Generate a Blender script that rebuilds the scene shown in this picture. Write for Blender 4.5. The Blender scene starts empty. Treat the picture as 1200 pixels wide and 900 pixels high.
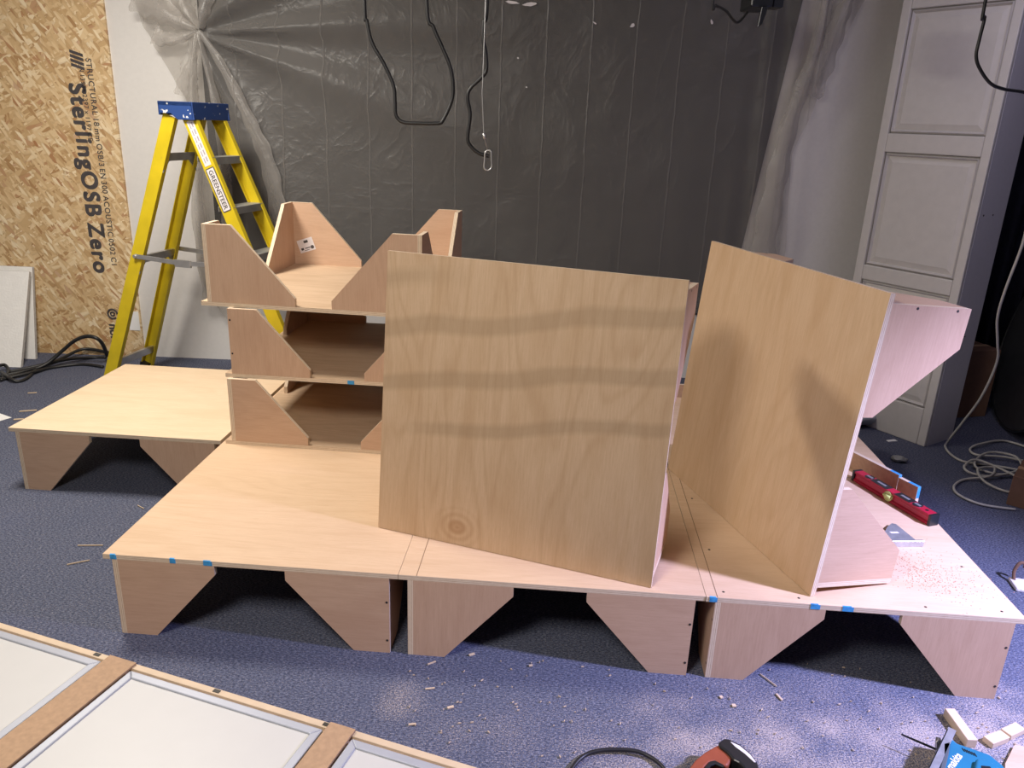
import bpy, math, random
from mathutils import Vector, Matrix, noise
import numpy as np
random.seed(7)
S = bpy.context.scene
COL = S.collection
PI = math.pi

# ------------------------------------------------------------------ camera
H = 1.7295
FPX = 906.1
PIT, ROL = 0.3258, 0.0404
fw = Vector((0, math.cos(PIT), -math.sin(PIT)))
r0 = Vector((1, 0, 0)); u0 = r0.cross(fw)
rt = r0 * math.cos(ROL) + u0 * math.sin(ROL)
up = -r0 * math.sin(ROL) + u0 * math.cos(ROL)
cam = bpy.data.cameras.new('camera'); camo = bpy.data.objects.new('camera', cam); COL.objects.link(camo)
camo.matrix_world = Matrix(((rt.x, up.x, -fw.x, 0), (rt.y, up.y, -fw.y, 0), (rt.z, up.z, -fw.z, H), (0, 0, 0, 1)))
cam.sensor_width = 36; cam.lens = FPX * 36 / 1200; cam.clip_start = .05
S.camera = camo
CP = Vector((0, 0, H))
def ray(u, v): return fw + rt * ((u - 600) / FPX) - up * ((v - 450) / FPX)
def atz(u, v, z=0.0):
    d = ray(u, v); return CP + d * ((z - H) / d.z)
def aty(u, v, y):
    d = ray(u, v); return CP + d * (y / d.y)

# ------------------------------------------------------------------ materials
def newmat(name):
    m = bpy.data.materials.new(name); m.use_nodes = True
    nt = m.node_tree; nt.nodes.clear()
    o = nt.nodes.new('ShaderNodeOutputMaterial'); b = nt.nodes.new('ShaderNodeBsdfPrincipled')
    nt.links.new(b.outputs[0], o.inputs[0])
    return m, nt, b
def nd(nt, t, **k):
    n = nt.nodes.new(t)
    for a, v in k.items():
        if a.startswith('i_'):
            key = a[2:]
            n.inputs[int(key) if key.isdigit() else key.replace('_', ' ')].default_value = v
        else: setattr(n, a, v)
    return n
def L(nt, a, b): nt.links.new(a, b)
def math_(nt, op, a, b=None, clamp=False):
    n = nt.nodes.new('ShaderNodeMath'); n.operation = op; n.use_clamp = clamp
    for i, x in enumerate((a, b)):
        if x is None: continue
        if hasattr(x, 'is_linked'): nt.links.new(x, n.inputs[i])
        else: n.inputs[i].default_value = x
    return n.outputs[0]
def ramp(nt, fac, stops, interp='LINEAR'):
    n = nt.nodes.new('ShaderNodeValToRGB'); n.color_ramp.interpolation = interp
    e = n.color_ramp.elements
    while len(e) < len(stops): e.new(.5)
    for el, (p, c) in zip(e, stops):
        el.position = p; el.color = (*c, 1) if len(c) == 3 else c
    nt.links.new(fac, n.inputs[0]); return n.outputs[0]
def mixc(nt, fac, a, b, mode='MIX'):
    n = nt.nodes.new('ShaderNodeMix'); n.data_type = 'RGBA'; n.blend_type = mode
    for i, x in ((0, fac), (6, a), (7, b)):
        if hasattr(x, 'is_linked'): nt.links.new(x, n.inputs[i])
        elif i == 0: n.inputs[0].default_value = x
        else: n.inputs[i].default_value = (*x, 1)
    return n.outputs[2]
def simple(name, col, rough=.5, metal=0, spec=.5, bump=0, bscale=60, vary=.08):
    m, nt, b = newmat(name)
    tc = nd(nt, 'ShaderNodeTexCoord')
    nz = nd(nt, 'ShaderNodeTexNoise', i_Scale=bscale * .25, i_Detail=4); L(nt, tc.outputs['Object'], nz.inputs[0])
    lo = tuple(c * (1 - vary) for c in col); hi = tuple(min(1, c * (1 + vary)) for c in col)
    L(nt, ramp(nt, nz.outputs[0], [(.3, lo), (.7, hi)]), b.inputs['Base Color'])
    b.inputs['Roughness'].default_value = rough; b.inputs['Metallic'].default_value = metal
    b.inputs['Specular IOR Level'].default_value = spec
    if bump:
        n2 = nd(nt, 'ShaderNodeTexNoise', i_Scale=bscale, i_Detail=3); L(nt, tc.outputs['Object'], n2.inputs[0])
        bp = nd(nt, 'ShaderNodeBump', i_Strength=bump, i_Distance=.004); L(nt, n2.outputs[0], bp.inputs['Height'])
        L(nt, bp.outputs[0], b.inputs['Normal'])
    return m

def veneer(name, light, mid, dark, bands=False, cath=.5):
    m, nt, b = newmat(name)
    uv = nd(nt, 'ShaderNodeUVMap', uv_map='grain')
    mp = nd(nt, 'ShaderNodeMapping'); mp.inputs['Scale'].default_value = (1.1, 5, 1); L(nt, uv.outputs[0], mp.inputs[0])
    n1 = nd(nt, 'ShaderNodeTexNoise', i_Scale=2.0, i_Detail=3, i_Distortion=.5); L(nt, mp.outputs[0], n1.inputs[0])
    mp2 = nd(nt, 'ShaderNodeMapping'); mp2.inputs['Scale'].default_value = (5, 90, 1); L(nt, uv.outputs[0], mp2.inputs[0])
    n2 = nd(nt, 'ShaderNodeTexNoise', i_Scale=2.0, i_Detail=5, i_Roughness=.65); L(nt, mp2.outputs[0], n2.inputs[0])
    # growth rings: contour lines of a stretched low noise
    mp3 = nd(nt, 'ShaderNodeMapping'); mp3.inputs['Scale'].default_value = (.55, 3.4, 1); L(nt, uv.outputs[0], mp3.inputs[0])
    n3 = nd(nt, 'ShaderNodeTexNoise', i_Scale=1.3, i_Detail=1.0, i_Distortion=.4); L(nt, mp3.outputs[0], n3.inputs[0])
    rings = math_(nt, 'SINE', math_(nt, 'MULTIPLY', n3.outputs[0], 75))
    rings = math_(nt, 'MULTIPLY', math_(nt, 'ADD', rings, 1), .5)
    rings = math_(nt, 'POWER', rings, 4)
    base = ramp(nt, n1.outputs[0], [(.3, mid), (.55, light), (.75, mid)])
    f2 = ramp(nt, n2.outputs[0], [(.35, (.0, .0, .0)), (.75, (1, 1, 1))])
    c = mixc(nt, math_(nt, 'MULTIPLY', f2, .42), base, dark)
    c = mixc(nt, math_(nt, 'MULTIPLY', rings, cath * .55), c, dark)
    # small flecks
    mp4 = nd(nt, 'ShaderNodeMapping'); mp4.inputs['Scale'].default_value = (40, 260, 1); L(nt, uv.outputs[0], mp4.inputs[0])
    n4 = nd(nt, 'ShaderNodeTexNoise', i_Scale=1.0, i_Detail=2); L(nt, mp4.outputs[0], n4.inputs[0])
    c = mixc(nt, math_(nt, 'MULTIPLY', ramp(nt, n4.outputs[0], [(.55, (0, 0, 0)), (.75, (1, 1, 1))]), .22), c, dark)
    if bands:      # darker brown wavy bands across the board, edges wobbled by noise
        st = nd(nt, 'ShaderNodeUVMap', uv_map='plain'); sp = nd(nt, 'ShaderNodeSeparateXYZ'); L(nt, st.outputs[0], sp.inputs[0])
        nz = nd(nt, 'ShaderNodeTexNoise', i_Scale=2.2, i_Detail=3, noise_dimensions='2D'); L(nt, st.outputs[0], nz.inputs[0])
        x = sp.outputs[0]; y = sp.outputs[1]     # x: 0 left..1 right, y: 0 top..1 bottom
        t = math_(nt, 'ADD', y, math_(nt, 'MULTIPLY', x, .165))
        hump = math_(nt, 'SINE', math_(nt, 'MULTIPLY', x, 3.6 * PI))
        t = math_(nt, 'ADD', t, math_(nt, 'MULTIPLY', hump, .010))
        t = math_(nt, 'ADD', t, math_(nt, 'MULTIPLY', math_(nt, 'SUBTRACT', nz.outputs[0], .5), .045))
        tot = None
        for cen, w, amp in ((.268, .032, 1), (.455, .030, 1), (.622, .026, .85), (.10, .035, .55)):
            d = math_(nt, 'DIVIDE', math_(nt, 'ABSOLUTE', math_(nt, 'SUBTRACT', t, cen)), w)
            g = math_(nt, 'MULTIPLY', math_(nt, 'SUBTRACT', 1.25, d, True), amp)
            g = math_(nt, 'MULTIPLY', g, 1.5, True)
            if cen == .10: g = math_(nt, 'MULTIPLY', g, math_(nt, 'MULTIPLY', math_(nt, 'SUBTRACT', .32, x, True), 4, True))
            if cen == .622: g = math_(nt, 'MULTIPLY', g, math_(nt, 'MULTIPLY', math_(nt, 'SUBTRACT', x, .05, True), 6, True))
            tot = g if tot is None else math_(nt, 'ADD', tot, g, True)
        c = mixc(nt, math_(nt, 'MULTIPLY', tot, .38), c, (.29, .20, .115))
        # a knot with rings low on the left
        kx = math_(nt, 'MULTIPLY', math_(nt, 'SUBTRACT', x, .31), 1.0); ky = math_(nt, 'MULTIPLY', math_(nt, 'SUBTRACT', y, .935), 1.25)
        kd = math_(nt, 'SQRT', math_(nt, 'ADD', math_(nt, 'MULTIPLY', kx, kx), math_(nt, 'MULTIPLY', ky, ky)))
        kd2 = math_(nt, 'ADD', kd, math_(nt, 'MULTIPLY', nz.outputs[0], .05))
        kr = math_(nt, 'MULTIPLY', math_(nt, 'ADD', math_(nt, 'SINE', math_(nt, 'MULTIPLY', kd2, 190)), 1), .5)
        kf = math_(nt, 'SUBTRACT', 1, math_(nt, 'MULTIPLY', kd, 9), True)
        c = mixc(nt, math_(nt, 'MULTIPLY', math_(nt, 'MULTIPLY', kr, kf), .5), c, (.32, .16, .06))
        c = mixc(nt, math_(nt, 'MULTIPLY', math_(nt, 'POWER', kf, 4), .6), c, (.33, .16, .06))
    L(nt, c, b.inputs['Base Color'])
    b.inputs['Roughness'].default_value = .52; b.inputs['Specular IOR Level'].default_value = .35
    bp = nd(nt, 'ShaderNodeBump', i_Strength=.12, i_Distance=.001); L(nt, n2.outputs[0], bp.inputs['Height']); L(nt, bp.outputs[0], b.inputs['Normal'])
    return m
def ply_edge(name):
    m, nt, b = newmat(name)
    uv = nd(nt, 'ShaderNodeUVMap', uv_map='grain'); sp = nd(nt, 'ShaderNodeSeparateXYZ'); L(nt, uv.outputs[0], sp.inputs[0])
    s = math_(nt, 'SINE', math_(nt, 'MULTIPLY', sp.outputs[1], 2 * PI * 3.0 / .018))
    nz = nd(nt, 'ShaderNodeTexNoise', i_Scale=60, i_Detail=4); L(nt, uv.outputs[0], nz.inputs[0])
    f = math_(nt, 'MULTIPLY', math_(nt, 'ADD', s, math_(nt, 'MULTIPLY', nz.outputs[0], 1.2)), .5, True)
    c = ramp(nt, f, [(.0, (.74, .62, .47)), (.6, (.62, .47, .33)), (1, (.40, .27, .17))])
    L(nt, c, b.inputs['Base Color']); b.inputs['Roughness'].default_value = .8
    return m

M = {}
M['ply_top'] = veneer('plywood_top', (.70, .51, .345), (.655, .465, .305), (.52, .34, .20), cath=.3)
M['ply_pale'] = veneer('plywood_pale', (.78, .615, .44), (.72, .55, .375), (.60, .43, .27), cath=.22)
M['ply_leg'] = veneer('plywood_leg', (.60, .41, .285), (.55, .365, .25), (.43, .265, .17), cath=.22)
M['ply_banded'] = veneer('plywood_banded', (.62, .445, .29), (.565, .39, .24), (.42, .26, .14), bands=True, cath=.5)
M['ply_face'] = veneer('plywood_face', (.62, .44, .285), (.565, .385, .235), (.44, .27, .145), cath=.3)
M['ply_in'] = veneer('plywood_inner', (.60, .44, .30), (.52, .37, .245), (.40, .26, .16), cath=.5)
M['edge'] = ply_edge('plywood_edge')
M['screw'] = simple('dark_screw', (.03, .025, .022), .5)
M['blue_mark'] = simple('blue_paint', (.045, .30, .62), .6, vary=.3, bscale=200)
M['pencil'] = simple('pencil', (.25, .16, .10), .8)
M['white_paint'] = simple('white_paint', (.72, .70, .68), .6, bump=.05, bscale=150, vary=.02)
M['lilac_paint'] = simple('plain_white_paint', (.55, .535, .57), .6, bump=.05, bscale=150, vary=.02)
M['cream_paint'] = simple('cream_paint', (.54, .52, .495), .5, bump=.06, bscale=90, vary=.03)
M['grey_wall'] = simple('grey_paint', (.052, .052, .056), .85, vary=.1, bscale=10, spec=.2)
M['ceil'] = simple('ceiling_paint', (.45, .44, .43), .8)
M['black'] = simple('black_rubber', (.012, .012, .013), .45, vary=.2)
M['black_cloth'] = simple('black_cloth', (.010, .011, .018), .9, bump=.3, bscale=300, vary=.3)
M['navy_cloth'] = simple('navy_cloth', (.011, .012, .024), .9, bump=.3, bscale=120, vary=.3)
M['yellow'] = simple('yellow_fibreglass', (.62, .47, .012), .45, vary=.10, bscale=30, bump=.03)
M['steel'] = simple('galvanised_steel', (.55, .55, .55), .38, metal=.85, vary=.15)
M['grey_tread'] = simple('aluminium_tread', (.34, .34, .33), .5, metal=.4, vary=.15)
M['foam'] = simple('polystyrene', (.86, .85, .83), .8, bump=.5, bscale=70, vary=.03)
M['foam_edge'] = simple('polystyrene_edge', (.50, .49, .48), .9, bump=.5, bscale=200, vary=.1)
M['frame'] = simple('silver_frame', (.44, .46, .52), .35, metal=.2, vary=.03)
M['diff'] = simple('opal_diffuser', (.56, .555, .545), .45, vary=.01)
M['mdf'] = simple('brown_hardboard', (.42, .27, .165), .75, vary=.1, bscale=300, bump=.05)
M['paper'] = simple('paper', (.85, .85, .85), .7, vary=.02)
M['ink'] = simple('ink', (.06, .052, .055), .7, vary=.3)
M['red'] = simple('red_aluminium', (.42, .012, .04), .35, vary=.1)
M['vial'] = simple('vial_acrylic', (.55, .65, .22), .15, vary=.1)
M['teal'] = simple('teal_plastic', (.012, .145, .25), .4, vary=.06)
M['orange'] = simple('orange_plastic', (.27, .065, .03), .45, vary=.1)
M['alu'] = simple('bare_aluminium', (.50, .52, .55), .35, metal=.7, vary=.15, bscale=120)
M['card'] = simple('brown_cardboard', (.16, .085, .055), .8, vary=.1)
M['pine'] = simple('planed_pine', (.62, .48, .34), .6, vary=.08)
M['cable_white'] = simple('white_cable', (.46, .45, .41), .5)
M['label_white'] = simple('label_white', (.72, .68, .70), .5, vary=.05)
M['satin_black'] = simple('satin_black', (.014, .016, .018), .3, vary=.1)
M['rag'] = simple('pale_plastic_bag', (.55, .58, .62), .4, vary=.1)

def cap_blue():
    m, nt, b = newmat('blue_cap')
    tc = nd(nt, 'ShaderNodeTexCoord')
    v = nd(nt, 'ShaderNodeTexNoise', i_Scale=28, i_Detail=2); L(nt, tc.outputs['Object'], v.inputs[0])
    f = ramp(nt, v.outputs[0], [(.66, (0, 0, 0)), (.69, (1, 1, 1))])
    L(nt, mixc(nt, f, (.018, .055, .21), (.7, .7, .7)), b.inputs['Base Color']); b.inputs['Roughness'].default_value = .5
    return m
M['cap'] = cap_blue()

def carpet():
    m, nt, b = newmat('blue_carpet')
    tc = nd(nt, 'ShaderNodeTexCoord'); P = tc.outputs['Object']
    sp = nd(nt, 'ShaderNodeSeparateXYZ'); L(nt, P, sp.inputs[0])
    # short horizontal loops
    mp = nd(nt, 'ShaderNodeMapping'); mp.inputs['Scale'].default_value = (95, 230, 1); L(nt, P, mp.inputs[0])
    n1 = nd(nt, 'ShaderNodeTexNoise', i_Scale=1.0, i_Detail=3, i_Roughness=.6); L(nt, mp.outputs[0], n1.inputs[0])
    mp2 = nd(nt, 'ShaderNodeMapping'); mp2.inputs['Scale'].default_value = (120, 300, 1); mp2.inputs['Rotation'].default_value = (0, 0, .3); L(nt, P, mp2.inputs[0])
    n2 = nd(nt, 'ShaderNodeTexNoise', i_Scale=1.0, i_Detail=2, i_Roughness=.6); L(nt, mp2.outputs[0], n2.inputs[0])
    n3 = nd(nt, 'ShaderNodeTexNoise', i_Scale=1.6, i_Detail=3); L(nt, P, n3.inputs[0])
    c = ramp(nt, n1.outputs[0], [(.34, (.034, .040, .070)), (.51, (.080, .092, .142)), (.66, (.175, .19, .26))])
    c = mixc(nt, ramp(nt, n2.outputs[0], [(.58, (0, 0, 0)), (.72, (.6, .6, .6))]), c, (.25, .25, .31))
    # sawdust, thickest where the cutting was done at the front right and in small heaps
    def blob(cx, cy, rx, ry):
        dx = math_(nt, 'DIVIDE', math_(nt, 'SUBTRACT', sp.outputs[0], cx), rx); dy = math_(nt, 'DIVIDE', math_(nt, 'SUBTRACT', sp.outputs[1], cy), ry)
        r = math_(nt, 'ADD', math_(nt, 'MULTIPLY', dx, dx), math_(nt, 'MULTIPLY', dy, dy))
        return math_(nt, 'SUBTRACT', 1, r, True)
    A = math_(nt, 'MULTIPLY', blob(1.25, 1.86, 1.1, .38), .8)
    B = math_(nt, 'MULTIPLY', blob(-.31, 1.99, .10, .12), .42)
    C = math_(nt, 'MULTIPLY', blob(.3, 1.75, .9, .35), .35)
    D = math_(nt, 'MULTIPLY', blob(1.9, 2.0, .45, .3), .6)
    tot = math_(nt, 'ADD', math_(nt, 'ADD', A, B, True), math_(nt, 'ADD', C, D, True), True)
    tot = math_(nt, 'ADD', math_(nt, 'MULTIPLY', tot, .8), .10)
    n4 = nd(nt, 'ShaderNodeTexNoise', i_Scale=230, i_Detail=2, i_Roughness=.7); L(nt, P, n4.inputs[0])
    n5 = nd(nt, 'ShaderNodeTexNoise', i_Scale=5, i_Detail=4); L(nt, P, n5.inputs[0])
    thr = math_(nt, 'MULTIPLY', tot, ramp(nt, n5.outputs[0], [(.35, (.3, .3, .3)), (.65, (1, 1, 1))]))
    f = math_(nt, 'SUBTRACT', math_(nt, 'ADD', n4.outputs[0], math_(nt, 'MULTIPLY', thr, .32)), .60)
    f = math_(nt, 'MULTIPLY', f, 5, True)
    c = mixc(nt, math_(nt, 'MULTIPLY', f, .6), c, (.66, .54, .44))
    L(nt, c, b.inputs['Base Color'])
    b.inputs['Roughness'].default_value = .95; b.inputs['Specular IOR Level'].default_value = .15
    bp = nd(nt, 'ShaderNodeBump', i_Strength=.5, i_Distance=.004); L(nt, n1.outputs[0], bp.inputs['Height']); L(nt, bp.outputs[0], b.inputs['Normal'])
    return m
M['carpet'] = carpet()

def osb():
    m, nt, b = newmat('strand_board')
    tc = nd(nt, 'ShaderNodeTexCoord'); P = tc.outputs['Object']
    wn = nd(nt, 'ShaderNodeTexNoise', i_Scale=9, i_Detail=2); L(nt, P, wn.inputs[0])
    cols = []
    for k, (ang, sc) in enumerate(((.15, (38, 8)), (1.15, (42, 9)), (-.8, (36, 8)), (2.0, (46, 11)), (.6, (58, 15)))):
        mp = nd(nt, 'ShaderNodeMapping'); mp.inputs['Rotation'].default_value = (0, ang, 0)
        mp.inputs['Location'].default_value = (k * 3.1, 0, k * 1.7); L(nt, P, mp.inputs[0])
        mp2 = nd(nt, 'ShaderNodeMapping'); mp2.inputs['Scale'].default_value = (sc[0], 1, sc[1]); L(nt, mp.outputs[0], mp2.inputs[0])
        v = nd(nt, 'ShaderNodeTexVoronoi', i_Scale=1.0, i_Randomness=1.0); L(nt, mp2.outputs[0], v.inputs['Vector'])
        sx = nd(nt, 'ShaderNodeSeparateColor'); L(nt, v.outputs['Color'], sx.inputs[0])
        mp3 = nd(nt, 'ShaderNodeMapping'); mp3.inputs['Scale'].default_value = (260, 1, 16); L(nt, mp.outputs[0], mp3.inputs[0])
        g = nd(nt, 'ShaderNodeTexNoise', i_Scale=1.0, i_Detail=2); L(nt, mp3.outputs[0], g.inputs[0])
        c = ramp(nt, sx.outputs[0], [(0, (.40, .22, .09)), (.10, (.56, .37, .18)), (.4, (.70, .50, .27)), (.75, (.80, .61, .36)), (1, (.93, .79, .55))])
        c = mixc(nt, math_(nt, 'MULTIPLY', g.outputs[0], .30), c, (.42, .25, .11))
        red = math_(nt, 'GREATER_THAN', sx.outputs[2], .93)
        c = mixc(nt, math_(nt, 'MULTIPLY', red, .6), c, (.40, .17, .075))
        rim = ramp(nt, v.outputs['Distance'], [(.55, (0, 0, 0)), (.95, (1, 1, 1))])
        c = mixc(nt, math_(nt, 'MULTIPLY', rim, .35), c, (.30, .17, .07))
        cols.append((c, sx.outputs[1]))
    c = cols[0][0]
    for k in range(1, 5):
        c = mixc(nt, math_(nt, 'GREATER_THAN', cols[k][1], .52), c, cols[k][0])
    n = nd(nt, 'ShaderNodeTexNoise', i_Scale=3, i_Detail=2); L(nt, P, n.inputs[0])
    L(nt, c, b.inputs['Base Color']); b.inputs['Roughness'].default_value = .6
    bp = nd(nt, 'ShaderNodeBump', i_Strength=.15, i_Distance=.002); L(nt, cols[1][1], bp.inputs['Height']); L(nt, bp.outputs[0], b.inputs['Normal'])
    return m
M['osb'] = osb()

def plastic(name='polythene', f0=.19, bs=.42):
    m, nt, b = newmat(name)
    tc = nd(nt, 'ShaderNodeTexCoord'); P = tc.outputs['Object']
    # crumples
    def wr(scale, stretch, dist):
        mp = nd(nt, 'ShaderNodeMapping'); mp.inputs['Scale'].default_value = stretch; L(nt, P, mp.inputs[0])
        n = nd(nt, 'ShaderNodeTexNoise', i_Scale=scale, i_Detail=2.5, i_Distortion=dist, i_Roughness=.5); L(nt, mp.outputs[0], n.inputs[0])
        a = math_(nt, 'ABSOLUTE', math_(nt, 'SUBTRACT', n.outputs[0], .5))
        return math_(nt, 'POWER', math_(nt, 'SUBTRACT', 1, math_(nt, 'MULTIPLY', a, 4), True), 3)
    h = math_(nt, 'ADD', wr(4.2, (1, 1, .8), 1.0), math_(nt, 'MULTIPLY', wr(11, (1, 1, 1), .9), .45))
    # storage creases: straight lines at even spacing
    sp = nd(nt, 'ShaderNodeSeparateXYZ'); L(nt, P, sp.inputs[0])
    nx = nd(nt, 'ShaderNodeTexNoise', i_Scale=7, i_Detail=2); L(nt, P, nx.inputs[0])
    xx = math_(nt, 'ADD', sp.outputs[0], math_(nt, 'MULTIPLY', nx.outputs[0], .018))
    fr = math_(nt, 'FRACT', math_(nt, 'DIVIDE', xx, .285))
    ln = math_(nt, 'SUBTRACT', 1, math_(nt, 'MULTIPLY', math_(nt, 'ABSOLUTE', math_(nt, 'SUBTRACT', fr, .5)), 42), True)
    fr2 = math_(nt, 'FRACT', math_(nt, 'DIVIDE', math_(nt, 'ADD', sp.outputs[2], .12), .84))
    ln2 = math_(nt, 'SUBTRACT', 1, math_(nt, 'MULTIPLY', math_(nt, 'ABSOLUTE', math_(nt, 'SUBTRACT', fr2, .5)), 120), True)
    ln = math_(nt, 'ADD', ln, math_(nt, 'MULTIPLY', ln2, .12))
    h = math_(nt, 'ADD', h, math_(nt, 'MULTIPLY', ln, 1.6))
    bp = nd(nt, 'ShaderNodeBump', i_Strength=bs, i_Distance=.008); L(nt, h, bp.inputs['Height'])
    out = [n for n in nt.nodes if n.type == 'OUTPUT_MATERIAL'][0]
    tr = nd(nt, 'ShaderNodeBsdfTransparent'); tr.inputs[0].default_value = (.93, .92, .90, 1)
    b.inputs['Base Color'].default_value = (.46, .435, .41, 1); b.inputs['Roughness'].default_value = .38
    b.inputs['Specular IOR Level'].default_value = .9
    L(nt, bp.outputs[0], b.inputs['Normal'])
    lw = nd(nt, 'ShaderNodeLayerWeight', i_Blend=.35); L(nt, bp.outputs[0], lw.inputs['Normal'])
    f = math_(nt, 'ADD', math_(nt, 'MULTIPLY', lw.outputs['Facing'], .38), f0)
    f = math_(nt, 'ADD', f, math_(nt, 'MULTIPLY', ln, .10), True)
    mx = nd(nt, 'ShaderNodeMixShader'); L(nt, f, mx.inputs[0]); L(nt, tr.outputs[0], mx.inputs[1]); L(nt, b.outputs[0], mx.inputs[2])
    L(nt, mx.outputs[0], out.inputs[0])
    return m
M['plastic'] = plastic()
M['plastic_thick'] = plastic('folded_polythene', .36, .3)

# ------------------------------------------------------------------ mesh helpers
def link(o, parent=None):
    COL.objects.link(o)
    if parent is not None: o.parent = parent
    return o
def thing(name, label, cat, mat=None, loc=None, rz=0, group=None):
    o = bpy.data.objects.new(name, None); o.empty_display_size = .05; COL.objects.link(o)
    if mat is not None: o.matrix_world = mat
    if loc is not None: o.location = loc; o.rotation_euler = (0, 0, rz)
    o['label'] = label; o['category'] = cat
    if group: o['group'] = group
    return o
def tag(o, label, cat, group=None, kind=None):
    o['label'] = label; o['category'] = cat
    if group: o['group'] = group
    if kind: o['kind'] = kind
    return o
def struct(o): o['kind'] = 'structure'; return o

class MB:
    def __init__(s): s.v = []; s.f = []; s.m = []; s.sm = []; s.uv = []; s.uv2 = []
    def face(s, idx, mi=0, uv=None, smooth=False, uv2=None):
        s.f.append(idx); s.m.append(mi); s.sm.append(smooth); s.uv.append(uv or [(0, 0)] * len(idx)); s.uv2.append(uv2 or [(0, 0)] * len(idx))
    def plate(s, outline, th, F=Matrix(), mf=0, me=1, grain=0, off=None):
        """outline (CCW, x/y) extruded th along +z, in frame F. Faces take the grain, sides the ply edge."""
        off = off or (random.uniform(0, 9), random.uniform(0, 9))
        n = len(outline); b = len(s.v)
        for z in (0, th):
            for (x, y) in outline: s.v.append(F @ Vector((x, y, z)))
        g = lambda p: ((p[0] if grain == 0 else p[1]) + off[0], (p[1] if grain == 0 else p[0]) + off[1])
        xs = [p[0] for p in outline]; ys = [p[1] for p in outline]
        s.face([b + i for i in range(n - 1, -1, -1)], mf, [g(outline[i]) for i in range(n - 1, -1, -1)])
        pl = [(1 - (p[1] - min(ys)) / (max(ys) - min(ys)), 1 - (p[0] - min(xs)) / (max(xs) - min(xs))) for p in outline]
        s.face([b + n + i for i in range(n)], mf, [g(p) for p in outline], uv2=pl)
        for i in range(n):
            j = (i + 1) % n
            l = math.dist(outline[i], outline[j]); u = random.uniform(0, 5)
            s.face([b + i, b + j, b + n + j, b + n + i], me, [(u, 0), (u + l, 0), (u + l, th), (u, th)])
    def box(s, x0, x1, y0, y1, z0, z1, F=Matrix(), mi=0):
        s.plate([(x0, y0), (x1, y0), (x1, y1), (x0, y1)], z1 - z0, F @ Matrix.Translation((0, 0, z0)), mi, mi)
    def sweep(s, prof, p0, p1, A, B, mi=0, caps=True, A1=None, B1=None):
        b = len(s.v); n = len(prof); p0 = Vector(p0); p1 = Vector(p1); A = Vector(A); B = Vector(B)
        for P in (p0, p1):
            for (x, y) in prof: s.v.append(P + A * x + B * y)
        for i in range(n):
            j = (i + 1) % n; s.face([b + i, b + j, b + n + j, b + n + i], mi)
        if caps:
            s.face([b + i for i in range(n - 1, -1, -1)], mi); s.face([b + n + i for i in range(n)], mi)
    def cyl(s, p0, p1, r, n=12, mi=0, r1=None):
        p0 = Vector(p0); p1 = Vector(p1); d = (p1 - p0).normalized()
        a = d.orthogonal().normalized(); c = d.cross(a); r1 = r if r1 is None else r1
        b = len(s.v)
        for P, rr in ((p0, r), (p1, r1)):
            for i in range(n):
                t = 2 * PI * i / n; s.v.append(P + a * math.cos(t) * rr + c * math.sin(t) * rr)
        for i in range(n):
            j = (i + 1) % n; s.face([b + i, b + j, b + n + j, b + n + i], mi, smooth=True)
        s.face([b + i for i in range(n - 1, -1, -1)], mi); s.face([b + n + i for i in range(n)], mi)
    def tube(s, pts, r, n=7, mi=0, closed=False):
        pts = [Vector(p) for p in pts]; b = len(s.v); N = len(pts); pa = None
        for k, P in enumerate(pts):
            if closed: d = pts[(k + 1) % N] - pts[k - 1]
            else: d = pts[min(k + 1, N - 1)] - pts[max(k - 1, 0)]
            d.normalize()
            a = d.orthogonal().normalized() if pa is None else (pa - d * pa.dot(d)).normalized()
            pa = a; c = d.cross(a)
            for i in range(n):
                t = 2 * PI * i / n; s.v.append(P + a * math.cos(t) * r + c * math.sin(t) * r)
        for k in range(N if closed else N - 1):
            q = (k + 1) % N
            for i in range(n):
                j = (i + 1) % n; s.face([b + k * n + i, b + k * n + j, b + q * n + j, b + q * n + i], mi, smooth=True)
        if not closed:
            s.face([b + i for i in range(n - 1, -1, -1)], mi); s.face([b + (N - 1) * n + i for i in range(n)], mi)
    def build(s, name, mats, parent=None, bevel=0, seg=2, smooth_angle=None):
        me = bpy.data.meshes.new(name); me.from_pydata([tuple(v) for v in s.v], [], s.f)
        ms = mats if isinstance(mats, (list, tuple)) else [mats]
        for m in ms: me.materials.append(m)
        ul = me.uv_layers.new(name='grain'); u2 = me.uv_layers.new(name='plain')
        k = 0
        for pi, p in enumerate(me.polygons):
            p.material_index = min(s.m[pi], len(ms) - 1); p.use_smooth = s.sm[pi]
            for c in range(len(s.f[pi])):
                ul.data[k].uv = s.uv[pi][c]; u2.data[k].uv = s.uv2[pi][c]; k += 1
        o = bpy.data.objects.new(name, me); link(o, parent)
        if bevel:
            md = o.modifiers.new('bevel', 'BEVEL'); md.width = bevel; md.segments = seg; md.limit_method = 'ANGLE'; md.angle_limit = .6
        return o
def spline(ctrl, n=10, closed=False):
    P = [Vector(c) for c in ctrl]; N = len(P); out = []
    for i in range(N if closed else N - 1):
        g = lambda k: P[k % N] if closed else P[min(max(k, 0), N - 1)]
        p0, p1, p2, p3 = g(i - 1), g(i), g(i + 1), g(i + 2)
        for k in range(n):
            t = k / n
            out.append(.5 * ((2 * p1) + (p2 - p0) * t + (2 * p0 - 5 * p1 + 4 * p2 - p3) * t * t + (3 * p1 - p0 - 3 * p2 + p3) * t ** 3))
    if not closed: out.append(P[-1])
    return out
def frame(o, x, y, z):
    x, y, z = Vector(x), Vector(y), Vector(z)
    return Matrix(((x.x, y.x, z.x, o[0]), (x.y, y.y, z.y, o[1]), (x.z, y.z, z.z, o[2]), (0, 0, 0, 1)))
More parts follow.
